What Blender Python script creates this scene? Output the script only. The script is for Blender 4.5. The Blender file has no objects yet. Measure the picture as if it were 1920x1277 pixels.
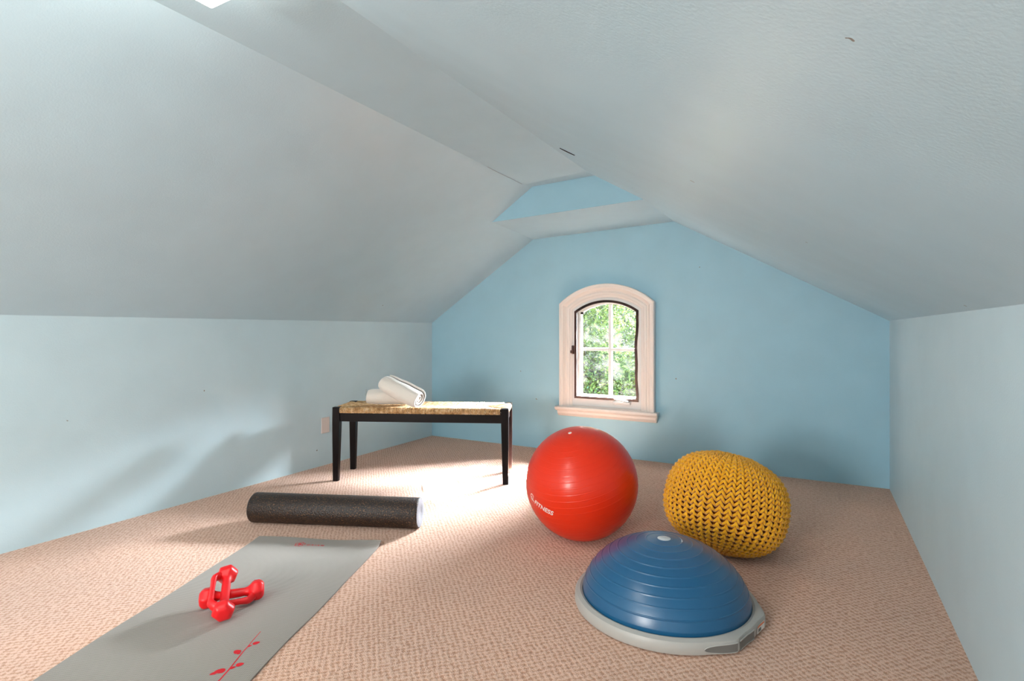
import bpy, bmesh, math, random
from math import pi, sin, cos, sqrt, radians as R
from mathutils import Vector, Matrix, noise
from mathutils.geometry import tessellate_polygon
random.seed(7)
S = bpy.context.scene
C = S.collection

# ------------------------------------------------------------------ materials
def mat(name, col=(.8, .8, .8), rough=.6, spec=.5, **kw):
    m = bpy.data.materials.new(name); m.use_nodes = True
    b = m.node_tree.nodes['Principled BSDF']
    b.inputs['Base Color'].default_value = (*col, 1)
    b.inputs['Roughness'].default_value = rough
    b.inputs['Specular IOR Level'].default_value = spec
    for k, v in kw.items():
        b.inputs[k.replace('_', ' ')].default_value = v
    return m

def N(m, typ, **kw):
    n = m.node_tree.nodes.new(typ)
    for k, v in kw.items():
        if k in n.inputs.keys(): n.inputs[k].default_value = v
        else: setattr(n, k, v)
    return n

def L(m, a, b): m.node_tree.links.new(a, b)
def bsdf(m): return m.node_tree.nodes['Principled BSDF']

def coords(m, kind='Object', scale=(1, 1, 1), rot=(0, 0, 0)):
    t = N(m, 'ShaderNodeTexCoord'); mp = N(m, 'ShaderNodeMapping')
    mp.inputs['Scale'].default_value = scale; mp.inputs['Rotation'].default_value = rot
    L(m, t.outputs[kind], mp.inputs['Vector']); return mp.outputs['Vector']

def ramp(m, fac, stops):
    r = N(m, 'ShaderNodeValToRGB'); e = r.color_ramp.elements
    while len(e) < len(stops): e.new(.5)
    for i, (p, c) in enumerate(stops):
        e[i].position = p; e[i].color = (*c, 1)
    L(m, fac, r.inputs['Fac']); return r.outputs['Color']

def bump(m, height, strength=.3, dist=.01):
    b = N(m, 'ShaderNodeBump'); b.inputs['Strength'].default_value = strength
    b.inputs['Distance'].default_value = dist
    L(m, height, b.inputs['Height']); L(m, b.outputs['Normal'], bsdf(m).inputs['Normal']); return b

def noise_bump(m, scale, strength, dist, detail=4, vec=None):
    n = N(m, 'ShaderNodeTexNoise', Scale=scale, Detail=detail)
    L(m, vec or coords(m), n.inputs['Vector']); bump(m, n.outputs['Fac'], strength, dist); return n

def paint(name, col, rough=.5, spec=.35, marks=True):
    m = mat(name, col, rough, spec)
    v = coords(m)
    n = N(m, 'ShaderNodeTexNoise', Scale=170.0, Detail=3.0); L(m, v, n.inputs['Vector'])
    n2 = N(m, 'ShaderNodeTexNoise', Scale=2.5, Detail=3.0); L(m, v, n2.inputs['Vector'])
    mx = N(m, 'ShaderNodeMath', operation='MULTIPLY_ADD'); L(m, n2.outputs['Fac'], mx.inputs[0])
    mx.inputs[1].default_value = 3.0; L(m, n.outputs['Fac'], mx.inputs[2])
    bump(m, mx.outputs[0], .12, .004)
    n3 = N(m, 'ShaderNodeTexNoise', Scale=5.0, Detail=6.0); L(m, v, n3.inputs['Vector'])
    c1 = ramp(m, n3.outputs['Fac'], [(.3, tuple(c * .97 for c in col)), (.7, tuple(min(1, c * 1.02) for c in col))])
    if marks:     # tiny scuffs and nicks of the old paint
        vo = N(m, 'ShaderNodeTexVoronoi', Scale=4.0, feature='F1')
        w = N(m, 'ShaderNodeTexNoise', Scale=30.0, Detail=2.0); L(m, v, w.inputs['Vector'])
        ad = N(m, 'ShaderNodeMixRGB', blend_type='ADD'); ad.inputs['Fac'].default_value = .03
        L(m, v, ad.inputs[1]); L(m, w.outputs['Color'], ad.inputs[2]); L(m, ad.outputs[0], vo.inputs['Vector'])
        lt = N(m, 'ShaderNodeMath', operation='LESS_THAN'); lt.inputs[1].default_value = .022
        L(m, vo.outputs['Distance'], lt.inputs[0])
        mm = N(m, 'ShaderNodeMixRGB'); L(m, lt.outputs[0], mm.inputs['Fac']); L(m, c1, mm.inputs[1])
        mm.inputs[2].default_value = (.22, .2, .18, 1); L(m, mm.outputs[0], bsdf(m).inputs['Base Color'])
    else:
        L(m, c1, bsdf(m).inputs['Base Color'])
    return m

M = {}
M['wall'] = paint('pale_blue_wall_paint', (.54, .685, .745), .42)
M['endwall'] = paint('shade_deepened_wall_paint', (.31, .535, .655), .5)  # bluer than the side walls: end-wall shade partly put into the colour
M['ceil'] = paint('grey_white_ceiling_paint', (.49, .655, .745), .36, .5)
M['trim'] = mat('white_trim_paint', (.88, .80, .745), .35)
M['jamb'] = mat('white_vinyl', (.86, .84, .82), .3)
M['black'] = mat('black_gasket', (.006, .003, .003), .5, .12)
M['ebony'] = mat('ebonised_wood', (.005, .003, .0035), .28, .15)
noise_bump(M['ebony'], 60, .08, .002, vec=coords(M['ebony'], scale=(1, 1, .1)))
M['ballred'] = mat('red_vinyl', (.74, .030, .006), .30, .35, Coat_Weight=.06)
M['ballprint'] = mat('white_print', (.85, .75, .7), .5)
M['bluedome'] = mat('blue_vinyl', (.003, .085, .20), .33, .6, Coat_Weight=.2, Coat_Roughness=.3)
noise_bump(M['bluedome'], 90, .03, .002)
M['grey'] = mat('grey_plastic', (.40, .385, .36), .42); noise_bump(M['grey'], 300, .1, .001)
M['cleargrey'] = mat('frosted_valve_disc', (.62, .64, .66), .35)
n_ = noise_bump(M['cleargrey'], 60, .8, .004)
M['dark'] = mat('recess_shade_and_print', (.15, .145, .135), .6)  # darkened for the shade inside the grip pockets; also print on the sticker
M['dumbbell'] = mat('red_vinyl_dipped_iron', (.78, .008, .012), .38, .45)
M['redprint'] = mat('red_print', (.62, .02, .03), .6, .2)
M['outlet'] = mat('ivory_plate', (.72, .62, .58), .4)
M['sticker'] = mat('white_sticker', (.8, .8, .78), .4)
M['orange'] = mat('orange_print', (.75, .16, .03), .4)
M['bark'] = mat('bark', (.10, .075, .05), .9); noise_bump(M['bark'], 25, .7, .02)
M['metal'] = mat('white_enamel_metal', (.8, .78, .76), .3)
M['lampbody'] = mat('white_lamp_metal', (.85, .85, .85), .4)

# carpet : looped tufts in a small lattice
def carpet():
    m = mat('tan_loop_carpet', (.55, .33, .24), .95, .08, Sheen_Weight=.35, Sheen_Roughness=.5)
    bsdf(m).inputs['Sheen Tint'].default_value = (1, .86, .8, 1)
    v = coords(m)
    sp = N(m, 'ShaderNodeSeparateXYZ')
    wob = N(m, 'ShaderNodeTexNoise', Scale=22.0, Detail=2.0); L(m, v, wob.inputs['Vector'])
    ad = N(m, 'ShaderNodeMixRGB', blend_type='ADD'); ad.inputs['Fac'].default_value = .022
    L(m, v, ad.inputs[1]); L(m, wob.outputs['Color'], ad.inputs[2]); L(m, ad.outputs[0], sp.inputs[0])
    def mth(op, a, b=None, c=None):
        n = N(m, 'ShaderNodeMath', operation=op)
        for i, x in enumerate((a, b, c)):
            if x is None: continue
            if isinstance(x, (int, float)): n.inputs[i].default_value = x
            else: L(m, x, n.inputs[i])
        return n.outputs[0]
    k = 2 * pi / .024
    sx = mth('SINE', mth('MULTIPLY', sp.outputs[0], k)); sy = mth('SINE', mth('MULTIPLY', sp.outputs[1], k * .96))
    pr = mth('MULTIPLY', sx, sy)                       # checker lattice of soft humps
    hum = mth('MULTIPLY_ADD', pr, .5, .5)
    fz = N(m, 'ShaderNodeTexNoise', Scale=260.0, Detail=4.0); L(m, v, fz.inputs['Vector'])
    fz2 = N(m, 'ShaderNodeTexNoise', Scale=60.0, Detail=3.0); L(m, v, fz2.inputs['Vector'])
    h = mth('ADD', mth('MULTIPLY', hum, .36), mth('ADD', mth('MULTIPLY', fz.outputs['Fac'], .8), mth('MULTIPLY', fz2.outputs['Fac'], .7)))
    bump(m, h, .9, .007)
    big = N(m, 'ShaderNodeTexNoise', Scale=1.6, Detail=5.0); L(m, v, big.inputs['Vector'])
    c1 = ramp(m, h, [(.46, (.17, .07, .04)), (.60, (.47, .225, .13)), (.82, (.60, .32, .20)), (.98, (.80, .54, .41))])
    c2 = ramp(m, big.outputs['Fac'], [(.3, (.90, .90, .92)), (.7, (1.05, 1.0, .98))])
    mm = N(m, 'ShaderNodeMixRGB', blend_type='MULTIPLY'); mm.inputs['Fac'].default_value = 1
    L(m, c1, mm.inputs[1]); L(m, c2, mm.inputs[2]); L(m, mm.outputs[0], bsdf(m).inputs['Base Color'])
    return m
M['carpet'] = carpet()

def matmat():
    m = mat('grey_ribbed_foam', (.36, .345, .32), .75, .2)
    v = coords(m)
    w = N(m, 'ShaderNodeTexWave', Scale=64.0, Distortion=.5, bands_direction='Y'); L(m, v, w.inputs['Vector'])
    w2 = N(m, 'ShaderNodeTexWave', Scale=50.0, Distortion=.6, bands_direction='X'); L(m, v, w2.inputs['Vector'])
    a = N(m, 'ShaderNodeMath', operation='MULTIPLY_ADD'); L(m, w2.outputs['Fac'], a.inputs[0]); a.inputs[1].default_value = .35
    L(m, w.outputs['Fac'], a.inputs[2])
    bump(m, a.outputs[0], .5, .002)
    c = ramp(m, w.outputs['Fac'], [(.0, (.26, .232, .205)), (.6, (.365, .33, .30))])
    L(m, c, bsdf(m).inputs['Base Color']); return m
M['mat'] = matmat()

def foam():
    m = mat('speckled_black_foam', (.02, .016, .013), .5, .5)
    v = coords(m)
    n = N(m, 'ShaderNodeTexNoise', Scale=190.0, Detail=3.0); L(m, v, n.inputs['Vector'])
    vo = N(m, 'ShaderNodeTexVoronoi', Scale=150.0); L(m, v, vo.inputs['Vector'])
    c = ramp(m, n.outputs['Fac'], [(.48, (.010, .006, .005)), (.60, (.040, .018, .008)), (.72, (.21, .10, .038))])
    L(m, c, bsdf(m).inputs['Base Color']); bump(m, vo.outputs['Distance'], .6, .003); return m
M['foam'] = foam()
M['foamend'] = mat('window_lit_foam_end', (.30, .29, .31), .7, .3); noise_bump(M['foamend'], 120, .7, .004)  # paler than the body: window light on the end faces put into the colour

def yarnmat():
    m = mat('mustard_cotton_yarn', (.80, .36, .012), .85, .15, Sheen_Weight=.3)
    n = N(m, 'ShaderNodeTexNoise', Scale=55.0, Detail=3.0); L(m, coords(m), n.inputs['Vector'])
    c = ramp(m, n.outputs['Fac'], [(.3, (.72, .30, .006)), (.7, (.92, .46, .02))])
    L(m, c, bsdf(m).inputs['Base Color']); bump(m, n.outputs['Fac'], .4, .003); return m
M['yarn'] = yarnmat()
M['core'] = mat('brown_inner_cushion', (.28, .085, .008), .9, .05)

def rushmat():
    m = mat('woven_rush', (.6, .38, .18), .7, .25)
    n = N(m, 'ShaderNodeTexNoise', Scale=45.0, Detail=4.0); L(m, coords(m), n.inputs['Vector'])
    c = ramp(m, n.outputs['Fac'], [(.25, (.34, .17, .06)), (.5, (.62, .38, .18)), (.72, (.82, .64, .42))])
    L(m, c, bsdf(m).inputs['Base Color']); return m
M['rush'] = rushmat()

def towelmat():
    m = mat('cream_terry', (.78, .71, .64), .95, .1, Sheen_Weight=.4)
    noise_bump(m, 220, .6, .003); return m
M['towel'] = towelmat()

def glass():
    m = bpy.data.materials.new('window_glass'); m.use_nodes = True
    t = m.node_tree; t.nodes.clear()
    o = N(m, 'ShaderNodeOutputMaterial'); tr = N(m, 'ShaderNodeBsdfTransparent'); gl = N(m, 'ShaderNodeBsdfGlossy', Roughness=.02)
    df = N(m, 'ShaderNodeBsdfDiffuse'); df.inputs['Color'].default_value = (.8, .85, .9, 1)
    a = N(m, 'ShaderNodeMixShader'); a.inputs[0].default_value = .06
    L(m, tr.outputs[0], a.inputs[1]); L(m, gl.outputs[0], a.inputs[2])
    n = N(m, 'ShaderNodeTexNoise', Scale=9.0, Detail=6.0); L(m, coords(m), n.inputs['Vector'])
    r = ramp(m, n.outputs['Fac'], [(.50, (.0, .0, .0)), (.75, (.035, .035, .035))])
    b = N(m, 'ShaderNodeMixShader'); L(m, r, b.inputs[0]); L(m, a.outputs[0], b.inputs[1]); L(m, df.outputs[0], b.inputs[2])
    L(m, b.outputs[0], o.inputs['Surface']); return m
M['glass'] = glass()

def leafmat():
    m = mat('green_leaves', (.2, .35, .06), .5, .4)
    t = m.node_tree
    at = N(m, 'ShaderNodeAttribute'); at.attribute_name = 'tone'
    c = ramp(m, at.outputs['Fac'], [(0, (.04, .075, .03)), (.45, (.14, .19, .045)), (.8, (.31, .36, .09)), (1, (.60, .64, .46))])
    L(m, c, bsdf(m).inputs['Base Color'])
    tl = N(m, 'ShaderNodeBsdfTranslucent'); L(m, c, tl.inputs['Color'])
    mx = N(m, 'ShaderNodeMixShader'); mx.inputs[0].default_value = .4
    o = [n for n in t.nodes if n.type == 'OUTPUT_MATERIAL'][0]
    L(m, bsdf(m).outputs[0], mx.inputs[1]); L(m, tl.outputs[0], mx.inputs[2]); L(m, mx.outputs[0], o.inputs['Surface']); return m
M['leaf'] = leafmat()

def emit(name, col, s):
    m = bpy.data.materials.new(name); m.use_nodes = True
    t = m.node_tree; t.nodes.clear(); o = N(m, 'ShaderNodeOutputMaterial'); e = N(m, 'ShaderNodeEmission')
    e.inputs['Color'].default_value = (*col, 1); e.inputs['Strength'].default_value = s
    L(m, e.outputs[0], o.inputs['Surface']); return m

# ------------------------------------------------------------------ mesh helpers
def obj(name, bm, m, parent=None, smooth=False, loc=None):
    me = bpy.data.meshes.new(name)
    bmesh.ops.recalc_face_normals(bm, faces=bm.faces[:]) if smooth != 'keep' else None
    bm.to_mesh(me); bm.free()
    o = bpy.data.objects.new(name, me); C.objects.link(o)
    for x in (m if isinstance(m, (list, tuple)) else [m]): me.materials.append(x)
    if smooth:
        for p in me.polygons: p.use_smooth = True
    if parent is not None: o.parent = parent
    if loc is not None: o.location = loc
    return o

def empty(name, loc, rz=0, rot=None):
    o = bpy.data.objects.new(name, None); C.objects.link(o); o.location = loc
    o.rotation_euler = rot or (0, 0, rz); o.empty_display_size = .05; return o

def tag(o, label=None, cat=None, group=None, kind=None):
    if label: o['label'] = label
    if cat: o['category'] = cat
    if group: o['group'] = group
    if kind: o['kind'] = kind
    return o

def bmnew(): return bmesh.new()

def box(bm, lo, hi, bevel=0, seg=2, mtx=None):
    c = [(a + b) / 2 for a, b in zip(lo, hi)]; s = [abs(b - a) for a, b in zip(lo, hi)]
    r = bmesh.ops.create_cube(bm, size=1, matrix=Matrix.Translation(c) @ Matrix.Diagonal((*s, 1)))
    vs = r['verts']
    if bevel:
        es = list({e for v in vs for e in v.link_edges})
        q = bmesh.ops.bevel(bm, geom=es, offset=bevel, segments=seg, affect='EDGES', profile=.5)
        vs = list({v for f in q['faces'] for v in f.verts} | {v for v in vs if v.is_valid})
    if mtx: bmesh.ops.transform(bm, matrix=mtx, verts=vs)
    return vs

def grid(bm, rows, closed_u=False, closed_v=False):
    """rows : list of lists of points -> quads"""
    V = [[bm.verts.new(p) for p in r] for r in rows]
    nr, nc = len(V), len(V[0])
    for i in range(nr if closed_v else nr - 1):
        for j in range(nc if closed_u else nc - 1):
            bm.faces.new((V[i][j], V[i][(j + 1) % nc], V[(i + 1) % nr][(j + 1) % nc], V[(i + 1) % nr][j]))
    return V

def tube(bm, pts, r, n=8, closed=False, cap=True, up=None):
    pts = [Vector(p) for p in pts]; rows = []; k = len(pts); prev = None
    for i, p in enumerate(pts):
        if closed: t = pts[(i + 1) % k] - pts[i - 1]
        else: t = pts[min(i + 1, k - 1)] - pts[max(i - 1, 0)]
        t.normalize()
        if prev is None:
            a = Vector(up) if up else (Vector((0, 0, 1)) if abs(t.z) < .9 else Vector((1, 0, 0)))
        else: a = prev
        a = (a - t * a.dot(t)).normalized(); prev = a; b = t.cross(a)
        rr = r[i] if isinstance(r, (list, tuple)) else r
        rows.append([p + (a * cos(2 * pi * j / n) + b * sin(2 * pi * j / n)) * rr for j in range(n)])
    V = grid(bm, rows, closed_u=True, closed_v=closed)
    if cap and not closed:
        bm.faces.new(V[0][::-1]); bm.faces.new(V[-1])
    return V

def lathe(bm, prof, n=64, mtx=None):
    """prof : (r, z) list; poles when r == 0"""
    rows = []; vs = []
    for r, z in prof:
        if r < 1e-7: rows.append([bm.verts.new((0, 0, z))])
        else: rows.append([bm.verts.new((r * cos(2 * pi * j / n), r * sin(2 * pi * j / n), z)) for j in range(n)])
        vs += rows[-1]
    for a, b in zip(rows, rows[1:]):
        for j in range(n):
            k = (j + 1) % n
            if len(a) == 1 and len(b) == 1: continue
            if len(a) == 1: bm.faces.new((a[0], b[j], b[k]))
            elif len(b) == 1: bm.faces.new((a[j], b[0], a[k]))
            else: bm.faces.new((a[j], b[j], b[k], a[k]))
    if mtx: bmesh.ops.transform(bm, matrix=mtx, verts=vs)
    return vs

def poly_wall(bm, outer, holes, f, thick):
    """planar polygon with holes, given a thickness; f(u, v, d) -> point"""
    loops = [outer] + holes
    flat = [p for l in loops for p in l]
    tris = tessellate_polygon([[Vector((p[0], p[1], 0)) for p in l] for l in loops])
    A = [bm.verts.new(f(p[0], p[1], 0)) for p in flat]; B = [bm.verts.new(f(p[0], p[1], thick)) for p in flat]
    for t in tris:
        bm.faces.new([A[i] for i in t]); bm.faces.new([B[i] for i in reversed(t)])
    k = 0
    for l in loops:
        n = len(l)
        for i in range(n):
            a, b = k + i, k + (i + 1) % n
            bm.faces.new((A[a], A[b], B[b], B[a]))
        k += n

def slab(bm, pts, d):
    """quad / polygon pushed along d"""
    A = [bm.verts.new(p) for p in pts]; B = [bm.verts.new(Vector(p) + Vector(d)) for p in pts]
    bm.faces.new(A); bm.faces.new(B[::-1]); n = len(A)
    for i in range(n): bm.faces.new((A[i], B[i], B[(i + 1) % n], A[(i + 1) % n]))

def struct(name, bm, m, parent=None):
    o = obj(name, bm, m, parent); o['kind'] = 'structure'; return o

def text_mesh(body, size, extrude=0.0, shear=0.0, space=1.0, bold=0.0):
    cu = bpy.data.curves.new('t', 'FONT'); cu.body = body; cu.size = size; cu.extrude = extrude
    cu.shear = shear; cu.space_character = space; cu.offset = bold; cu.resolution_u = 4
    o = bpy.data.objects.new('t', cu); C.objects.link(o); bpy.context.view_layer.update()
    me = bpy.data.meshes.new_from_object(o.evaluated_get(bpy.context.evaluated_depsgraph_get()))
    bpy.data.objects.remove(o); bm = bmesh.new(); bm.from_mesh(me); bpy.data.meshes.remove(me); return bm

# ------------------------------------------------------------------ the room
XL, XR, YB, YF = -3.18, .405, 4.16, -2.7
KL, KR = 1.068, 1.058                 # knee wall heights
CL, CR, ZT = -1.755, -1.262, 2.0      # creases of the flat strip
YS = 3.43                             # dropped soffit starts here
BL, BR = (-2.105, 1.773), (-.927, 1.812)   # top corners of the end wall

b = bmnew(); box(b, (XL - .1, YF - .1, -.12), (XR + .1, YB + .22, 0)); struct('floor', b, M['carpet'])
b = bmnew(); box(b, (XL - .1, YF, 0), (XL, YB, KL)); struct('wall_left', b, M['wall'])
b = bmnew(); box(b, (XR, YF, 0), (XR + .1, YB, KR)); struct('wall_right', b, M['wall'])

# window opening outline (arched), centre x WX
WX, WC = -1.455, .79                  # arch centre height
def arch(hw, rad, zb, n=24, z0=WC, x0=WX):
    """closed loop: bottom left, bottom right, up, arc back to the left"""
    a = math.acos(min(1, hw / rad)); pts = [(x0 - hw, zb), (x0 + hw, zb)]
    for i in range(n + 1):
        t = a + (pi - 2 * a) * i / n
        pts.append((x0 + rad * cos(t), z0 + rad * sin(t)))
    return pts
HW0, RA0 = .287, .470                 # rough opening
b = bmnew()
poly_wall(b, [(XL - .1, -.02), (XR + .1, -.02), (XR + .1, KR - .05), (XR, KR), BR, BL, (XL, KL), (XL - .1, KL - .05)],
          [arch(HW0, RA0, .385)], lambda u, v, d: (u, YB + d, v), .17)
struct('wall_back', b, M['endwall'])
b = bmnew()
poly_wall(b, [(XL, 0), (XR, 0), (XR, KR), (CR, ZT), (CL, ZT), (XL, KL)], [], lambda u, v, d: (u, YF - d, v), .1)
struct('wall_front', b, M['wall'])

# ceiling : slopes, flat strip, soffit and the little chamfer in front of the drop
b = bmnew()
up = (0, 0, .12)
BcL, BcR, TcL, TcR = (-2.072, YS, 1.790), (-.953, YS, 1.827), (-1.740, YS, 2.008), (-1.282, YS, 2.024)
oL, oR = (-1.757, 3.33, 2.0), (-1.262, 3.225, 2.0)
def face(*p): b.faces.new([b.verts.new(q) for q in p])
# left slope, far part follows the end wall corner
face((XL, YF, KL), (XL, YB, KL), (BL[0], YB, BL[1]), BcL, oL, (CL, YF, ZT))
face((CL, YF, ZT), oL, oR, (CR, YF, ZT))
face((CR, YF, ZT), oR, TcR, BcR, (BR[0], YB, BR[1]), (XR, YB, KR), (XR, YF, KR))
face(oL, BcL, TcL); face(oL, TcL, TcR, oR)
face(BcL, (BL[0], YB, BL[1]), (BR[0], YB, BR[1]), BcR)
bmesh.ops.remove_doubles(b, verts=b.verts[:], dist=1e-4)
bmesh.ops.triangulate(b, faces=[f for f in b.faces if len(f.verts) > 4])
r_ = bmesh.ops.extrude_face_region(b, geom=b.faces[:])
bmesh.ops.translate(b, verts=[v for v in r_['geom'] if isinstance(v, bmesh.types.BMVert)], vec=(0, 0, .3))
ceil = struct('ceiling', b, M['ceil'])
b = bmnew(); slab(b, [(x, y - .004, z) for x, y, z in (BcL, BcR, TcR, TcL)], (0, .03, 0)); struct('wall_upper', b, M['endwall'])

# torn drywall sliver and a seam crack on the ceiling
def on_right(x, y, off=-.002):        # point on the right slope
    t = (x - CR) / (XR - CR); return Vector((x - .0009, y, ZT + (KR - ZT) * t + off))
b = bmnew()
pts = [(-1.150, 2.575), (-1.135, 2.600), (-1.100, 2.612), (-1.078, 2.602), (-1.095, 2.596), (-1.125, 2.584)]
slab(b, [on_right(x, y, -.0035) for x, y in pts], (0, 0, .004))
o = obj('torn_edge', b, M['black'], ceil)
b = bmnew(); tube(b, [(-1.757, 2.85, 1.9985), (-1.759, 3.0, 1.998), (-1.756, 3.15, 1.9985), (-1.758, 3.3, 1.998)], .0016, 5)
obj('seam_crack', b, mat('blue_grey_filler', (.35, .42, .5), .8), ceil)

# ------------------------------------------------------------------ window
win = tag(empty('window_1', (0, 0, 0)), kind='structure')
def arch_open(d, hw, rad, zb, n=28):
    """open polyline left-bottom -> arc -> right-bottom, offset outwards by d"""
    hw, rad = hw + d, rad + d; a = math.acos(hw / rad); P = [(WX - hw, zb)]
    for i in range(n + 1):
        t = (pi - a) - (pi - 2 * a) * i / n
        P.append((WX + rad * cos(t), WC + rad * sin(t)))
    P.append((WX + hw, zb)); return P
# moulded casing: (offset from the inner edge, distance into the room)
HI, RI = .295, .482
prof = [(-.012, 0), (-.012, .016), (-.006, .020), (.006, .021), (.010, .026), (.020, .029), (.030, .027), (.034, .021), (.040, .021),
        (.052, .030), (.060, .040), (.064, .044), (.076, .044), (.080, .049), (.090, .050), (.095, .046), (.095, 0)]
b = bmnew()
grid(b, [[(x, YB - p + .001, z) for x, z in arch_open(d, HI, RI, .368)] for d, p in prof])
cs = obj('casing', b, M['trim'], win)
for p in cs.data.polygons: p.use_smooth = False
# jamb / frame between casing and sash
def arch_band(bm, h0, r0, z0, h1, r1, z1, y0, y1, n=28):
    """solid ring between two arched loops (0 inner, 1 outer), from depth y0 to y1"""
    A = arch(h0, r0, z0, n); B = arch(h1, r1, z1, n)
    rows = []
    for y, l in ((y0, A), (y0, B), (y1, B), (y1, A)): rows.append([(x, y, z) for x, z in l])
    grid(bm, rows, closed_u=True, closed_v=True)
b = bmnew(); arch_band(b, .262, .446, .449, HW0 - .001, RA0 - .001, .386, YB - .014, YB + .15)
obj('jamb', b, M['jamb'], win)
# black weatherstrip, slightly wavy on the right
b = bmnew()
A = arch(.245, .429, .466, 40); B = arch(.264, .448, .447, 40)
def wav(l):
    out = []
    for x, z in l:
        out.append((x, z))
    return out
def dens(l):            # subdivide the long straight right side
    return l[:2] + [(l[1][0] + (l[2][0] - l[1][0]) * k / 12, l[1][1] + (l[2][1] - l[1][1]) * k / 12) for k in range(1, 12)] + l[2:]
A, B = dens(A), dens(B)
def shift(l):
    o = []
    for i, (x, z) in enumerate(l):
        if 2 <= i <= 12: x += -.010 * sin(pi * (i - 1) / 12) ** 2 + .003 * sin(i * 1.3)
        o.append((x, z))
    return o
A, B = shift(A), shift(B)
grid(b, [[(x, y, z) for x, z in l] for y, l in ((YB - .024, A), (YB - .024, B), (YB - .012, B), (YB - .012, A))], closed_u=True, closed_v=True)
obj('weatherstrip', b, M['black'], win)
# sash
b = bmnew(); arch_band(b, .234, .418, .474, .262, .446, .449, YB + .045, YB + .085)
sash = obj('sash', b, M['jamb'], win)
b = bmnew()
pl = [(x, YB + .066, z) for x, z in arch(.238, .422, .470)]
slab(b, pl, (0, .005, 0)); obj('pane', b, M['glass'], sash)
b = bmnew(); box(b, (WX - .013 + .012, YB + .050, .478), (WX + .013 + .012, YB + .080, 1.205), .003)
obj('muntin', b, M['jamb'], sash)
b = bmnew(); box(b, (WX - .23, YB + .052, .832), (WX + .23, YB + .078, .856), .003)
obj('muntin', b, M['jamb'], sash)
# latch left, crank at the foot
b = bmnew(); box(b, (WX - .285, YB - .034, .805), (WX - .268, YB - .014, .875), .003)
box(b, (WX - .290, YB - .050, .812), (WX - .280, YB - .030, .835), .002)
obj('latch', b, M['black'], win)
b = bmnew(); box(b, (WX - .21, YB - .024, 1.128), (WX - .185, YB - .008, 1.146), .003); obj('catch', b, M['black'], win)
b = bmnew()
box(b, (WX + .065, YB - .040, .418), (WX + .205, YB - .012, .442), .008, 3)
tube(b, [(WX + .185, YB - .036, .444), (WX + .14, YB - .046, .452), (WX + .10, YB - .046, .455), (WX + .08, YB - .040, .462)], [.007, .006, .006, .009], 8)
obj('crank_handle', b, M['metal'], win, smooth=True)
# sill with a moulded edge
sill = [(0, .377), (.068, .377), (.072, .372), (.072, .360), (.066, .352), (.056, .346), (.050, .340), (.050, .324), (.042, .314), (.034, .306), (.026, .298), (0, .298)]
b = bmnew()
xs = (WX - .418, WX + .418)
ins = lambda z: 0 if z > .345 else .014
rows = [[(x + (ins(z) if x < WX else -ins(z)), YB - d, z) for d, z in sill] for x in xs]
V = grid(b, rows, closed_u=True); b.faces.new(V[0][::-1]); b.faces.new(V[1])
box(b, (WX - .292, YB - .014, .368), (WX + .292, YB + .0, .390), .002)
obj('sill', b, M['trim'], win)
# window in the gable behind the camera (lets in the light that the ball and dome mirror)
win2 = tag(empty('window_2', (0, 0, 0)), kind='structure')
b = bmnew()
for lo, hi in [((-1.98, YF, .42), (-1.88, YF + .04, 1.62)), ((-.92, YF, .42), (-.82, YF + .04, 1.62)), ((-1.88, YF, 1.52), (-.92, YF + .04, 1.62)), ((-1.88, YF, .42), (-.92, YF + .04, .52))]:
    box(b, lo, hi, .004)
obj('casing', b, M['trim'], win2)

# ------------------------------------------------------------------ wall outlet
op = empty('wall_outlet', (XL, 2.868, .296))
b = bmnew(); box(b, (0, -.037, -.058), (.007, .037, .058), .003); obj('cover_plate', b, M['outlet'], op)
tag(op, 'ivory electrical outlet plate on the left wall, partly behind the bench leg', 'outlet')

# ------------------------------------------------------------------ ceiling lamp
LX0, LX1, LY0, LY1 = -1.485, -1.285, -.27, .935
lamp = empty('ceiling_lamp', ((LX0 + LX1) / 2, (LY0 + LY1) / 2, ZT))
hx, hy = (LX1 - LX0) / 2, (LY1 - LY0) / 2
b = bmnew(); box(b, (-hx, -hy, -.03), (hx, hy, 0), .002); obj('housing', b, M['lampbody'], lamp)
b = bmnew(); box(b, (-hx + .003, -hy + .003, -.1), (hx - .003, hy - .003, -.03), .006)
obj('diffuser', b, emit('lamp_glow', (1, .94, .85), 15), lamp)
tag(lamp, 'white rectangular ceiling lamp, lit, at the top edge of the photo', 'lamp')

# ------------------------------------------------------------------ bench
bench = empty('bench', (-2.338, 2.985, 0), math.atan2(.418, .9086))
BLn, BD, BH = .581, .170, .490        # half length, half depth, height
for sx in (-1, 1):
    for sy in (-1, 1):
        b = bmnew()
        def sec(z, w, x, y): return [(x - w / 2, y - w / 2, z), (x + w / 2, y - w / 2, z), (x + w / 2, y + w / 2, z), (x - w / 2, y + w / 2, z)]
        x, y = sx * (BLn - .020), sy * (BD - .018)
        V = grid(b, [sec(0, .036, x + sx * .004, y + sy * .003), sec(.38, .047, x, y), sec(BH - .003, .047, x, y), sec(BH, .042, x, y)], closed_u=True)
        b.faces.new(V[0][::-1]); b.faces.new(V[-1])
        bmesh.ops.bevel(b, geom=[e for e in b.edges if abs(e.verts[0].co.z - e.verts[1].co.z) > .05], offset=.004, segments=2, affect='EDGES')
        obj('leg', b, M['ebony'], bench)
b = bmnew()
for s in (-1, 1): box(b, (-BLn + .03, s * (BD - .020) - .011, .394), (BLn - .03, s * (BD - .020) + .011, .462), .003)
for s in (-1, 1): box(b, (s * (BLn - .022) - .011, -BD + .03, .395), (s * (BLn - .022) + .011, BD - .03, .462), .003)
obj('apron', b, M['ebony'], bench)
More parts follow.
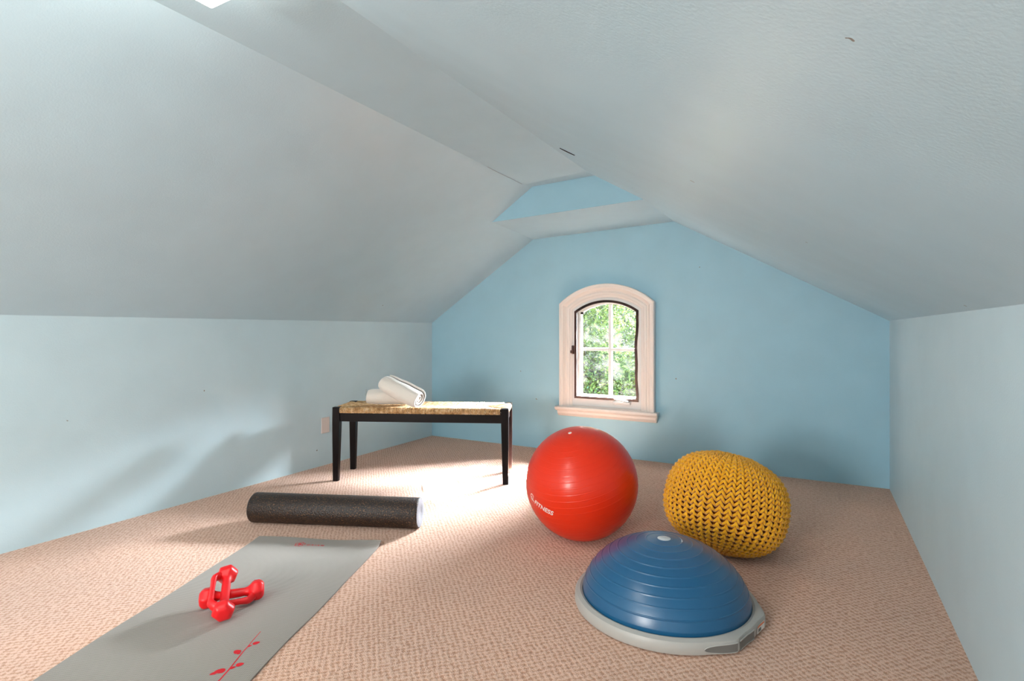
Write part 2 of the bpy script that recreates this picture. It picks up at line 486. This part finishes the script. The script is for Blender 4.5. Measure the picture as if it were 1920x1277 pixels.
# rush seat: strands wrap the rails and meet on diagonal seams
b = bmnew()
hl, hd, zt, zb2 = BLn - .002, BD + .002, BH - .003, BH - .038
crn = .046
def strand(path, r): tube(b, path, r, 5, cap=False)
def prof_pts(edge, inner, dz):
    """points from under the rail, round the edge, in to `inner` (1-D coordinate, edge > inner >= 0)"""
    return [(edge - .006, zb2), (edge + .001, zb2 + .008), (edge + .003, zt - .016), (edge - .003, zt - .004), (edge - .014, zt + .001 + dz),
            ((edge + inner) / 2, zt - .001 + dz), (inner, zt - .006 + dz)]
sp = .0062
k = int((2 * (hl - crn)) / sp)
for i in range(k + 1):
    x = -hl + crn + i * sp; d = hl - abs(x); seam = max(0, hd - d)
    for s in (-1, 1):
        j = random.uniform(-.0011, .0011); dz = random.uniform(-.0012, .0015)
        if seam < hd - .005:
            strand([(x + j * (t % 2 * 2 - 1) + random.uniform(-.0006, .0006), s * q, z) for t, (q, z) in enumerate(prof_pts(hd, seam, dz))], random.choice((.0026, .0030, .0036)))
k = int((2 * (hd - crn)) / sp)
for i in range(k + 1):
    y = -hd + crn + i * sp; seam = hl - hd + abs(y)
    for s in (-1, 1):
        dz = random.uniform(-.0012, .0015)
        strand([(s * q, y + random.uniform(-.0008, .0008), z) for q, z in prof_pts(hl, seam, dz)], .0036)
tag(obj('rush_seat', b, M['rush'], bench, smooth=True), None)
tag(bench, 'black wooden bench with a woven rush seat beside the left wall', 'bench')

# ------------------------------------------------------------------ rolled towels
def towel(name, p0, p1, rad, squash, label, seed, roll=0.0, turns=2.6, fringe=False):
    p0, p1 = Vector(p0), Vector(p1); ax = (p1 - p0); ln = ax.length
    rz = math.atan2(ax.y, ax.x); ry = -math.asin(ax.z / ln)
    root = empty(name, p0, rot=(0, ry, rz))
    th = rad * .21; rnd = random.Random(seed)
    b = bmnew()
    nt, na = 150, 26; amax = turns * 2 * pi
    def P(t, s, off):
        ang = amax * t + roll
        r = rad * .14 + (rad * .86 - th * .5) * t ** .9 + off
        xx = s * ln + (1 - t) * rad * .10 * (1 if s > .5 else -1) * -1.0 * (1 if abs(s - .5) > .46 else 0)
        xx += .004 * sin(ang * 1.0 + seed) * (1 if s > .5 else -1) * abs(2 * s - 1) ** 3
        n = noise.noise(Vector((s * 3.2 + seed, cos(ang) * 1.2, sin(ang) * 1.2))) * rad * .10
        e = 1 - .14 * abs(2 * s - 1) ** 8
        r = (r + n * t) * e
        y, z = r * cos(ang), r * sin(ang) * squash
        z = max(z, -rad * squash * .86)
        return (xx, y, z)
    S_ = [.5 - .5 * cos(pi * j / na) for j in range(na + 1)]
    outer = [[P(i / nt, s, th * .42) for s in S_] for i in range(nt + 1)]
    inner = [[P(i / nt, s, -th * .42) for s in S_] for i in range(nt + 1)]
    rows = [o + i[::-1] for o, i in zip(outer, inner)]
    V = grid(b, rows, closed_u=True)
    b.faces.new(V[0][::-1]); b.faces.new(V[-1])
    obj('rolled_cloth', b, M['towel'], root, smooth=True)
    b = bmnew()
    pts = lathe(b, [(0, .012), (rad * .5, .014), (rad * .66, .02), (rad * .66, ln - .02), (rad * .5, ln - .014), (0, ln - .012)], 24,
                Matrix.Rotation(R(90), 4, 'Y'))
    for v in b.verts: v.co.z *= squash
    obj('inner_roll', b, M['towel'], root, smooth=True)
    if fringe:
        b = bmnew()
        for q in range(9):
            z = rad * (.75 - q * .13); y = rnd.uniform(-.03, .0)
            tube(b, [(-.001, y, z), (-.006, y + .003, z - .003), (-.009 - rnd.random() * .004, y - .002, z - .008)], .0011, 4)
        obj('fringe', b, mat('grey_thread', (.25, .25, .24), .9), root)
    tag(root, label, 'towel')
    return root
def cr(cx, cy, z): return (cx * .8740 - cy * .4859, cx * .4859 + cy * .8740, z)
towel('rolled_towel', cr(-.985, 3.735, .549), cr(-.685, 3.735, .549), .066, .92, 'rolled cream towel lying flat on the bench beneath the slanting one', 3, 2.2, fringe=True)
towel('rolled_towel', cr(-.845, 3.63, .652), cr(-.590, 3.495, .553), .081, .88, 'rolled cream towel leaning slantwise over the flat one, spiral end showing', 11, 3.6)

# ------------------------------------------------------------------ foam roller
ra, rb = Vector((-2.565, 1.842, .075)), Vector((-1.748, 2.190, .075))
rl = (rb - ra).length; roller = empty('foam_roller', (ra.x, ra.y, .0755), math.atan2(rb.y - ra.y, rb.x - ra.x))
b = bmnew(); RR = .0755
lathe(b, [(RR - .008, .0), (RR - .003, .002), (RR, .008), (RR, rl - .008), (RR - .003, rl - .002), (RR - .008, rl)], 72, Matrix.Rotation(R(90), 4, 'Y'))
obj('foam_body', b, M['foam'], roller, smooth=True)
for s, q in ((0, 0), (1, rl)):
    b = bmnew(); e = 1 if s else -1
    lathe(b, [(RR - .008, q), (RR - .02, q + e * .0015), (.03, q + e * .002), (.027, q), (0, q)], 72, Matrix.Rotation(R(90), 4, 'Y'))
    obj('end_face', b, M['foamend'], roller, smooth=True)
tag(roller, 'long black speckled foam roller lying on the carpet in front of the bench', 'foam roller')

# ------------------------------------------------------------------ yoga mat
ma = math.atan2(.37, .929); ymat = empty('yoga_mat', (-2.345, 1.710, 0), ma)
b = bmnew(); rows_t = []; MW, ML = .613, 1.73
nx, ny = 24, 60
def mz(u, v):
    lift = .009 * max(0, 1 - v / .05) ** 1.5 * max(0, (u - .40) / .2) ** 1.2 if u > .40 else 0
    lift += .004 * max(0, 1 - v / .06) * (.5 + .5 * sin(u * 14))
    return .0055 + lift
def mx(u, v): return u + .004 * sin(v * 5.0) + .002 * sin(v * 13)
def my(u, v): return -v + .006 * sin(u * 5.5) * max(0, 1 - v / .4)
top = [[(mx(MW * i / nx, ML * j / ny), my(MW * i / nx, ML * j / ny), mz(MW * i / nx, ML * j / ny)) for i in range(nx + 1)] for j in
       [q * .25 for q in range(8)] + list(range(2, ny + 1))]
V1 = grid(b, top); V2 = grid(b, [[(p[0], p[1], p[2] - .005) for p in r] for r in top])
def rim(V): return V[0] + [r[-1] for r in V[1:]] + V[-1][-2::-1] + [r[0] for r in V[-2:0:-1]]
r1, r2 = rim(V1), rim(V2)
for i in range(len(r1)):
    j = (i + 1) % len(r1); b.faces.new((r1[i], r1[j], r2[j], r2[i]))
obj('foam_sheet', b, M['mat'], ymat, smooth=False)
zp = .0058
def drape(bm):
    for v in bm.verts: v.co.z = mz(v.co.x, -v.co.y) + .0004 + (v.co.z)
# red flower emblem and word at the far edge
b = text_mesh('GAIAM', .0215, space=1.42, bold=.0003)
for v in b.verts: v.co.x = v.co.x * 1.0 + .279; v.co.y = v.co.y * 1.0 - .074
def ring(bm, cx, cy, r0, r1, a0=0, a1=2 * pi, n=20):
    pr = None
    for i in range(n + 1):
        t = a0 + (a1 - a0) * i / n
        q = (bm.verts.new((cx + r0 * cos(t), cy + r0 * sin(t), 0)), bm.verts.new((cx + r1 * cos(t), cy + r1 * sin(t), 0)))
        if pr: bm.faces.new((pr[0], q[0], q[1], pr[1]))
        pr = q
_lay = [0]
def blob(bm, cx, cy, a, bb, ang, n=18, tip=0.0):
    vs = []; _lay[0] += 1; z_ = .00012 * (1 + _lay[0] % 6)
    for i in range(n):
        t = 2 * pi * i / n; x = a * cos(t); y = bb * sin(t) * (1 - tip * cos(t))
        vs.append(bm.verts.new((cx + x * cos(ang) - y * sin(ang), cy + x * sin(ang) + y * cos(ang), z_)))
    bm.faces.new(vs)
fx, fy = .245, -.066
for q in range(5):
    t = pi / 2 + 2 * pi * q / 5
    ring(b, fx + .0145 * cos(t), fy + .0145 * sin(t), .0074, .0106, t - 2.2, t + 2.2, 14)
    blob(b, fx + .006 * cos(t), fy + .006 * sin(t), .0058, .0030, t)
blob(b, fx, fy, .003, .003, 0)
drape(b); obj('printed_wordmark', b, M['redprint'], ymat)
# vine print
b = bmnew()
st = [(.493, -.774), (.497, -.815), (.503, -.860), (.505, -.885), (.512, -.930), (.519, -.975), (.523, -1.02), (.521, -1.08), (.512, -1.15), (.497, -1.22), (.477, -1.30)]
pr = None
for i, (x, y) in enumerate(st):
    w = .0011 + .00022 * i; q = (b.verts.new((x - w, y, 0)), b.verts.new((x + w, y, 0)))
    if pr: b.faces.new((pr[0], q[0], q[1], pr[1]))
    pr = q
for x, y, a_, b_, g in [(.518, -.838, .011, .0062, .75), (.507, -.856, .007, .003, .9), (.487, -.890, .012, .0075, 2.75), (.497, -.897, .006, .0035, 2.2), (.536, -.949, .011, .0068, .6), (.524, -.965, .008, .0045, .8),
                        (.497, -.985, .015, .0085, 3.5), (.486, -.998, .010, .005, 3.9), (.547, -1.04, .013, .008, .6), (.50, -1.10, .015, .009, 2.7), (.53, -1.17, .014, .008, .5), (.47, -1.23, .015, .009, 2.7)]:
    blob(b, x, y, a_, b_ * 1.35, g, tip=.3)
drape(b); obj('printed_vine', b, M['redprint'], ymat)
tag(ymat, 'grey yoga mat with red vine print, unrolled on the carpet at lower left', 'yoga mat')

# ------------------------------------------------------------------ dumbbells
def dumbbell(p0, p1, guard_dir, label, hexrot):
    """p0, p1 : centres of the two heads; guard_dir : world direction in which the hand strap bulges"""
    p0, p1 = Vector(p0), Vector(p1); X = (p1 - p0); ln = X.length; X.normalize()
    G = Vector(guard_dir); G = (G - X * G.dot(X)).normalized(); Z = X.cross(G)
    mw = Matrix(((X.x, G.x, Z.x), (X.y, G.y, Z.y), (X.z, G.z, Z.z))).to_4x4(); mw.translation = p0
    root = bpy.data.objects.new('dumbbell', None); C.objects.link(root); root.matrix_world = mw; root.empty_display_size = .03
    # one cast piece: hexagonal heads tapering into the grip
    b = bmnew(); n = 36
    def hexr(t, r, k):
        q = (t - hexrot) % (pi / 3) - pi / 6
        hx_ = r * .90 / cos(q); return r * (1 - k) * .97 + min(hx_, r * 1.02) * k
    prof = [(-.026, .0, 0), (-.026, .016, .8), (-.0245, .0225, .9), (-.019, .030, 1), (-.010, .0355, 1), (.006, .0355, 1), (.014, .032, .9),
            (.021, .0235, .6), (.029, .0175, .2), (.040, .0148, 0), (ln / 2, .0158, 0)]
    full = prof + [(ln - x, r, k) for x, r, k in prof[-2::-1]]
    rows = []
    for x, r, k in full:
        if r < 1e-6: rows.append([b.verts.new((x, 0, 0))]); continue
        rows.append([b.verts.new((x, hexr(2 * pi * j / n, r, k) * cos(2 * pi * j / n), hexr(2 * pi * j / n, r, k) * sin(2 * pi * j / n))) for j in range(n)])
    for a, c in zip(rows, rows[1:]):
        for j in range(n):
            q = (j + 1) % n
            if len(a) == 1: b.faces.new((a[0], c[j], c[q]))
            elif len(c) == 1: b.faces.new((a[j], c[0], a[q]))
            else: b.faces.new((a[j], c[j], c[q], a[q]))
    obj('weight_bar', b, M['dumbbell'], root, smooth=True)
    # hand strap, oval section, running from head to head
    b = bmnew(); path = []
    for i in range(25):
        t = i / 24; x = .004 + (ln - .008) * t
        y = .006 + .038 * min(1, sin(pi * t) / .42) ** .6; path.append((x, y, 0))
    tube(b, path, [.0085 + .006 * abs(2 * i / 24 - 1) ** 3 for i in range(25)], 12, up=(0, 0, 1))
    for v in b.verts: v.co.z *= 1.35
    obj('hand_strap', b, M['dumbbell'], root, smooth=True)
    tag(root, label, 'dumbbell'); return root
zo = .0425
dumbbell((-1.901 , 1.179, zo), (-1.803, 1.304, zo), (.55, -.60, -.28), 'red dumbbell lying flat on the mat underneath the crossing one', pi / 6)
dumbbell((-1.768, 1.152, zo + .001), (-1.918, 1.266, zo + .045), (-.55, -.70, .34), 'red dumbbell on top, tilted, crossing over the other one', pi / 6)

# ------------------------------------------------------------------ exercise ball
BRd = .2665
ball = empty('exercise_ball', (-.988, 2.466, 0))
ax = Vector((-.083, -.336, .938)).normalized()
qx = Vector((1, 0, 0)); qx = (qx - ax * qx.dot(ax)).normalized(); qy = ax.cross(qx)
bmx = Matrix(((qx.x, qy.x, ax.x), (qx.y, qy.y, ax.y), (qx.z, qy.z, ax.z))).to_4x4(); bmx.translation = (0, 0, BRd)
b = bmnew(); prof = []
nl = 540
ridges = [.165 + k * .105 for k in range(27)]
for i in range(nl + 1):
    t = pi * i / nl; r = BRd
    for g in ridges:
        d = abs(t - g)
        if d < .007: r += .0007 * (1 - d / .007)
        elif d < .014: r -= .00035 * (1 - abs(d - .0105) / .0035)
    prof.append((r * sin(t) if 0 < i < nl else 0, r * cos(t)))
lathe(b, prof, 96); 
def flat(bm, m):
    bmesh.ops.transform(bm, matrix=m, verts=bm.verts[:])
    for v in bm.verts:
        if v.co.z < .004: v.co.z = .001 + (v.co.z) * .2 if v.co.z < 0 else v.co.z
flat(b, bmx); obj('inflated_ball', b, M['ballred'], ball, smooth=True)
b = bmnew(); lathe(b, [(.0085, BRd - .002), (.0085, BRd + .0012), (.006, BRd + .0018), (.0045, BRd + .0005), (.0045, BRd + .0014), (0, BRd + .0018)], 24)
bmesh.ops.transform(b, matrix=bmx, verts=b.verts[:]); obj('valve_plug', b, M['ballprint'], ball, smooth=True)
# printed wordmark, wrapped along a parallel of the ball
inv = bmx.inverted()
def wrap(bm, th0, ph0, off=.0010):
    for v in bm.verts:
        th = th0 - v.co.y / BRd; ph = ph0 + v.co.x / (BRd * sin(th0))
        r = BRd + off; v.co = (r * sin(th) * cos(ph), r * sin(th) * sin(ph), r * cos(th))
    bmesh.ops.transform(bm, matrix=bmx, verts=bm.verts[:])
# direction (in ball frame) of the mark's start, found from where it sits in the photo
def ball_dir(v):
    w = inv.to_3x3() @ Vector(v).normalized(); return math.acos(w.z), math.atan2(w.y, w.x)
BALL_MARK0 = (-.629, -.767, -.133); BALL_MARK1 = (-.50, -.73, -.475)
t0, f0 = ball_dir(BALL_MARK0); t1, f1 = ball_dir(BALL_MARK1)
b = text_mesh('FITNESS', .032, shear=.25, space=1.02, bold=.0008)
for v in b.verts: v.co.x += .034; v.co.y -= .015
ring(b, .012, .002, .0125, .0165, .5, 5.6, 22); ring(b, .014, .000, .0045, .0085, 2.0, 7.2, 14)
blob(b, .028, -.010, .005, .003, 0)
bmesh.ops.triangulate(b, faces=b.faces[:]); bmesh.ops.subdivide_edges(b, edges=[e for e in b.edges if e.calc_length() > .012], cuts=2)
bmesh.ops.rotate(b, verts=b.verts[:], matrix=Matrix.Rotation(R(-14), 3, 'Z'))
wrap(b, t0, f0); obj('printed_wordmark', b, M['ballprint'], ball)
tag(ball, 'large shiny red exercise ball standing below the arched window', 'exercise ball')

# ------------------------------------------------------------------ knitted pouf
pouf = empty('knitted_pouf', (-.363, 2.648, 0))
PA, PC = .256, .213
tiltm = Matrix.Translation((0, 0, PC + .004)) @ Matrix.Rotation(R(-14), 4, Vector((.99, .136, 0))) @ Matrix.Rotation(R(11), 4, Vector((-.136, .99, 0)))
def psurf(th, ph, off=0.0):
    st_, ct = sin(th), cos(th); e = 2.35
    k = ((abs(st_)) ** e + (abs(ct)) ** e) ** (-1 / e)
    rx, rz_ = PA * k * st_, PC * k * ct
    nrm = Vector((st_ / PA, ct / PC)).normalized()
    rx += nrm.x * off; rz_ += nrm.y * off
    # slumps under its own weight
    bul = 1 + .03 * max(0, -cos(th)) * st_
    return Vector((rx * bul * cos(ph), rx * bul * sin(ph), rz_))
b = bmnew(); NR, NS = 35, 46
# equal arc-length rows
arc = [0]; T = [pi * i / 400 for i in range(401)]
for i in range(400): arc.append(arc[-1] + (psurf(T[i + 1], 0) - psurf(T[i], 0)).length)
def th_at(s):
    s = max(0, min(arc[-1], s)); lo = 0
    import bisect
    lo = max(0, min(399, bisect.bisect_right(arc, s) - 1)); f = (s - arc[lo]) / max(1e-9, arc[lo + 1] - arc[lo]); return T[lo] + (T[lo + 1] - T[lo]) * f
rowh = arc[-1] / NR
NSAMP = 12
for j in range(1, NR - 1):
    s0 = (j + .5) * rowh; rad = psurf(th_at(s0), 0).x
    ns = NS if rad > .115 else (NS * 3 // 4 if rad > .09 else (NS // 2 if rad > .045 else NS // 4))
    w = 2 * pi * rad / ns; tr = min(.0060, w * .24, rowh * .33)
    pts = []
    for q in range(ns * NSAMP):
        t = 2 * pi * (q % NSAMP) / NSAMP
        x = (q // NSAMP + t / (2 * pi) + .10 * sin(t) - .075 * sin(2 * t)) / ns
        s = s0 + rowh * .66 * cos(t) + random.uniform(-.0008, .0008); off = -.0085 * cos(2 * t) * min(1, w / .03)
        pts.append(psurf(th_at(s), 2 * pi * x + j * .004, off))
    tube(b, pts, tr, 6, closed=True)
bmesh.ops.transform(b, matrix=tiltm, verts=b.verts[:])
for v in b.verts:
    if v.co.z < .010: v.co.z = .002 + .008 * math.exp((v.co.z - .010) / .02)
obj('knitted_cover', b, M['yarn'], pouf, smooth='keep')
b = bmnew()
V = [[psurf(pi * i / 32, 2 * pi * j / 64, -.015) for j in range(64)] for i in range(1, 32)]
W = grid(b, V, closed_u=True); b.faces.new(W[0][::-1]); b.faces.new(W[-1])
bmesh.ops.transform(b, matrix=tiltm, verts=b.verts[:])
for v in b.verts: v.co.z = max(v.co.z, .006)
obj('inner_cushion', b, M['core'], pouf, smooth=True)
tag(pouf, 'mustard yellow chunky knitted round pouf right of the red ball', 'pouf')

# ------------------------------------------------------------------ balance dome trainer
dome = empty('balance_dome', (-.483, 2.008, 0), 0)
LA = math.atan2(.4859 * .22 + .8740 * -.19, .8740 * .22 - .4859 * -.19) - R(5.2)   # direction of the near grip
PR = .323
def plat_r(phi):
    """outline radius: round platform with two flat-faced grips"""
    r = PR
    for a in (LA,):
        d = (phi - a + pi) % (2 * pi) - pi
        h = R(18)
        if abs(d) <= h: r = max(r, .320 / cos(d))
        elif abs(d) < h + R(18):
            k = (abs(d) - h) / R(18); k = k * k * (3 - 2 * k); r = max(r, (.320 / cos(h)) * (1 - k) + PR * k)
    return r
b = bmnew(); NP = 240
sect = [(.30, .0), (1, 'o', -.014, .0), (1, 'o', -.003, .006), (1, 'o', .0, .014), (1, 'o', -.002, .036), (1, 'o', -.007, .043), (1, 'o', -.014, .0455), (0, 'i', .300, .047), (0, 'i', .294, .046), (0, 'i', .292, .040)]
rows = []
sect2 = [('o', -.30, .002), ('o', -.014, .0), ('o', -.003, .006), ('o', 0, .014), ('o', -.002, .036), ('o', -.006, .043), ('o', -.013, .0460), ('i', .303, .0490), ('i', .300, .0470), ('i', .296, .0470), ('i', .293, .044), ('i', .290, .030)]
for kind, d, z in sect2:
    rr = []
    for i in range(NP):
        ph = LA + 2 * pi * i / NP; r = plat_r(ph) + d if kind == 'o' else d
        if d == -.30 and kind == 'o': r = .05
        rr.append((r * cos(ph), r * sin(ph), z))
    rows.append(rr)
V = grid(b, rows, closed_u=True); b.faces.new(V[0][::-1])
# finger pockets laid flat on the side by the near and far grips
pock = []
for a in (LA, LA + pi):
    pock += [(a - R(33.5), R(9.5), 1), (a - R(9), R(9), 0), (a + R(33.5), R(9.5), 1)]
plat = obj('platform', b, M['grey'], dome, smooth=True)
md = plat.modifiers.new('e', 'EDGE_SPLIT'); md.split_angle = R(35)
def pocket(c, h, taper, sgn):
    """a grip pocket: its inner shade painted as a flat dark patch, plus a raised lip"""
    b = bmnew(); nn = 24; zc, zh = .0225, .0125
    lip_o, lip_i, tray = [], [], []
    P_ = []
    for i in range(nn + 1):
        u = -1 + 2 * i / nn
        if taper: f = sqrt(max(0, 1 - ((u * sgn + 1) / 2) ** 2.6)) if True else 1
        else: f = 1
        f = max(f, .04)
        P_.append((c + u * h, f))
    def pt(ph, z, d): r = plat_r(ph) + d; return (r * cos(ph), r * sin(ph), z)
    for dz_, dd in ((1.22, -.0015), (1.12, .0016), (1.0, .0016), (.92, .0012)):
        pass
    # upper edge line and lower edge line
    rows = []
    for q, dd in ((1.25, -.001), (1.15, .0018), (1.02, .0018), (.98, .0010)):
        rows.append([pt(ph, zc + zh * f * q, dd) for ph, f in P_])
    grid(b, rows)
    rows = []
    for q, dd in ((1.25, -.001), (1.15, .0018), (1.02, .0018), (.98, .0010)):
        rows.append([pt(ph, zc - zh * f * q, dd) for ph, f in P_])
    grid(b, rows)
    o1 = obj('pocket_lip', b, M['grey'], plat, smooth=True)
    b = bmnew()
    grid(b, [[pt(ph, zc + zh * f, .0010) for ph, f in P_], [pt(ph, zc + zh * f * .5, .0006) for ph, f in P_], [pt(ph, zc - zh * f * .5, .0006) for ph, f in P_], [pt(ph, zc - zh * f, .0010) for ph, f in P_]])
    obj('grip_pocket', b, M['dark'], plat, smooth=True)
for a in (LA,):
    pocket(a - R(28.5), R(9.5), True, -1)
    pocket(a - R(8.5), R(8.5), False, 1)
# sticker just past the near grip
def side_patch(c, h, z0, z1, d, m, name, parent):
    b = bmnew(); nn = 8; rows = []
    for z in (z0, z1): rows.append([((plat_r(c - h + 2 * h * i / nn) + d) * cos(c - h + 2 * h * i / nn), (plat_r(c - h + 2 * h * i / nn) + d) * sin(c - h + 2 * h * i / nn), z) for i in range(nn + 1)])
    grid(b, rows); return obj(name, b, m, parent)
stk = side_patch(LA + R(10), R(5.5), .010, .036, .0012, M['sticker'], 'sticker', plat)
side_patch(LA + R(10), R(4.8), .028, .034, .0018, M['orange'], 'sticker', plat)
side_patch(LA + R(8.5), R(2.2), .013, .024, .0018, M['dark'], 'sticker', plat)
# inflated dome with raised rings
b = bmnew(); prof = []; nd = 400
HD = .243; z0 = .034; rdm = .296
def dprof(t):      # t 0 at apex .. 1 at rim
    a = t * pi / 2 * 1.04; hh = HD - z0 - .018; am = 1.20
    r1, z1 = rdm * sin(min(a, pi / 2)), max(cos(a), 0)
    r2, z2 = rdm * sin(min(t, 1) * am) / sin(am), (cos(t * am) - cos(am)) / (1 - cos(am))
    return (r1 + r2) / 2 - (.004 * max(0, a - pi / 2) / .06), z0 + .018 + hh * (z1 + z2) / 2 - max(0, a - pi / 2) * .25
rings = [.15, .235, .32, .41, .50, .59, .68, .77, .865]
for i in range(nd + 1):
    t = i / nd; r, z = dprof(t)
    for g in rings:
        d = abs(t - g)
        if d < .008: r += .0012 * (1 - (d / .008) ** 2) * t; z += .0015 * (1 - (d / .008) ** 2)
    prof.append((r if i else 0, z))
lathe(b, prof, 128); obj('inflated_dome', b, M['bluedome'], dome, smooth=True)
b = bmnew(); zt_ = HD
lathe(b, [(.0, zt_ + .001), (.021, zt_ + .0005), (.024, zt_ - .001), (.025, zt_ - .006)], 40); obj('valve_disc', b, M['cleargrey'], dome, smooth=True)
b = bmnew(); lathe(b, [(.026, zt_ - .007), (.028, zt_ - .001), (.031, zt_ - .0008), (.034, zt_ - .009)], 48); obj('valve_collar', b, M['bluedome'], dome, smooth=True)
tag(dome, 'blue inflated balance dome on a round grey platform in the right foreground', 'balance trainer')

# ------------------------------------------------------------------ tree outside the window
def tree(loc, rx, ry, rz, zc, nleaf, seed, label, trunk_r):
    rnd = random.Random(seed); root = empty('leafy_tree', loc)
    b = bmnew(); tube(b, [(0, 0, -4), (.05, 0, -2), (-.05, .05, 0), (.04, 0, zc)], [trunk_r * 1.3, trunk_r, trunk_r * .8, trunk_r * .5], 10)
    obj('trunk', b, M['bark'], root, smooth=True)
    b = bmnew()
    for q in range(46):
        a = rnd.uniform(0, 2 * pi); e = rnd.uniform(-.9, 1.1); r0 = rnd.uniform(.6, 1)
        st_ = Vector((0, 0, zc + rnd.uniform(-rz * .7, rz * .3))); en = Vector((cos(a) * cos(e) * rx * r0, sin(a) * cos(e) * ry * r0, zc + sin(e) * rz * r0))
        mid = (st_ + en) / 2 + Vector((rnd.uniform(-.1, .1), rnd.uniform(-.1, .1), rnd.uniform(-.05, .15)))
        tube(b, [st_, mid, en], [.018, .010, .004], 5)
    obj('branch', b, M['bark'], root, smooth=True)['kind'] = 'stuff'
    verts, faces, tone = [], [], []
    for q in range(nleaf):
        while True:
            x, y, z = rnd.uniform(-1, 1), rnd.uniform(-1, 1), rnd.uniform(-1, 1); d = x * x + y * y + z * z
            if d < 1 and d > .12: break
        c = Vector((x * rx, y * ry, zc + z * rz))
        if noise.noise(c * 2.1 + Vector((seed, 0, 0))) < -.22: continue
        lw = rnd.uniform(.009, .016); ll = lw * rnd.uniform(1.7, 2.4)
        m = Matrix.Rotation(rnd.uniform(0, 2 * pi), 3, 'Z') @ Matrix.Rotation(rnd.uniform(-1.1, 1.1), 3, 'X') @ Matrix.Rotation(rnd.uniform(-1, 1), 3, 'Y')
        k = len(verts)
        for p in ((0, -ll, 0), (lw, -ll * .1, lw * .25), (0, ll, 0), (-lw, -ll * .1, lw * .25)): verts.append(c + m @ Vector(p))
        faces += [(k, k + 1, k + 2), (k, k + 2, k + 3)]; t = min(1, max(0, rnd.gauss(.48, .25))); tone += [t] * 4
    me = bpy.data.meshes.new('foliage'); me.from_pydata([tuple(v) for v in verts], [], faces)
    at = me.attributes.new('tone', 'FLOAT', 'POINT'); at.data.foreach_set('value', tone)
    me.materials.append(M['leaf']); o = bpy.data.objects.new('foliage', me); C.objects.link(o); o.parent = root; o['kind'] = 'stuff'
    tag(root, label, 'tree')
tree((-2.75, 7.2, 0), 1.35, .6, 1.35, .22, 40000, 5, 'green leafy tree just outside, filling most of the window', .07)
tree((-2.9, 9.9, 0), 2.6, .9, 2.1, .5, 34000, 9, 'further green tree seen between the nearer leaves through the window', .10)

# ------------------------------------------------------------------ light
def area(name, loc, target, sx, sy, power, col=(1, 1, 1), spread=pi):
    l = bpy.data.lights.new(name, 'AREA'); l.shape = 'RECTANGLE'; l.size = sx; l.size_y = sy; l.energy = power; l.color = col; l.spread = spread
    o = bpy.data.objects.new(name, l); C.objects.link(o); o.location = loc
    o.rotation_euler = (Vector(target) - Vector(loc)).to_track_quat('-Z', 'Y').to_euler(); return o
w = bpy.data.worlds.new('sky'); S.world = w; w.use_nodes = True
bg = w.node_tree.nodes['Background']; bg.inputs['Color'].default_value = (.80, .90, 1, 1); bg.inputs['Strength'].default_value = .8
# daylight from the bright sky above the trees, through the arched window
area('sky_daylight', (.4, 8.4, 3.2), (-1.455, 4.2, .8), 3.2, 2.0, 2500, (.84, .93, 1), R(60))
# daylight of the gable window behind the camera
area('rear_window_daylight', (-1.40, YF + .05, 1.02), (-1.40, 2.0, .95), .76, .98, 118, (1, .955, .90))
# sun beam that comes down through a gap in the trees and falls on the carpet under the window
sp_ = bpy.data.lights.new('sun_beam', 'SPOT'); sp_.energy = 6000000; sp_.spot_size = R(7.5); sp_.spot_blend = .1; sp_.shadow_soft_size = .12; sp_.color = (1, .95, .88)
bo = bpy.data.objects.new('sun_beam', sp_); C.objects.link(bo)
bd = Vector((.20, 1, 1.2)).normalized(); bo.location = Vector((-1.455, 4.2, .85)) + bd * 12
bo.rotation_euler = (-bd).to_track_quat('-Z', 'Y').to_euler()
# sun on the foliage
sl = bpy.data.lights.new('sun', 'SUN'); sl.energy = .9; sl.angle = R(.6); sl.color = (1, .95, .85)
so = bpy.data.objects.new('sun', sl); C.objects.link(so); so.rotation_euler = Vector((.35, .75, -1.0)).to_track_quat('-Z', 'Y').to_euler()

# ------------------------------------------------------------------ camera
cam = bpy.data.cameras.new('camera'); co = bpy.data.objects.new('camera', cam); C.objects.link(co)
co.location = (0, 0, 1); co.rotation_euler = (R(90), 0, math.atan2(.4859, .8740))
cam.sensor_width = 36; cam.lens = 1025 / 1920 * 36; cam.shift_y = -19.5 / 1920; cam.clip_start = .02
S.camera = co
vs = S.view_settings; vs.view_transform = 'Standard'; vs.look = 'None'; vs.gamma = 1; vs.use_curve_mapping = False; vs.exposure = 0
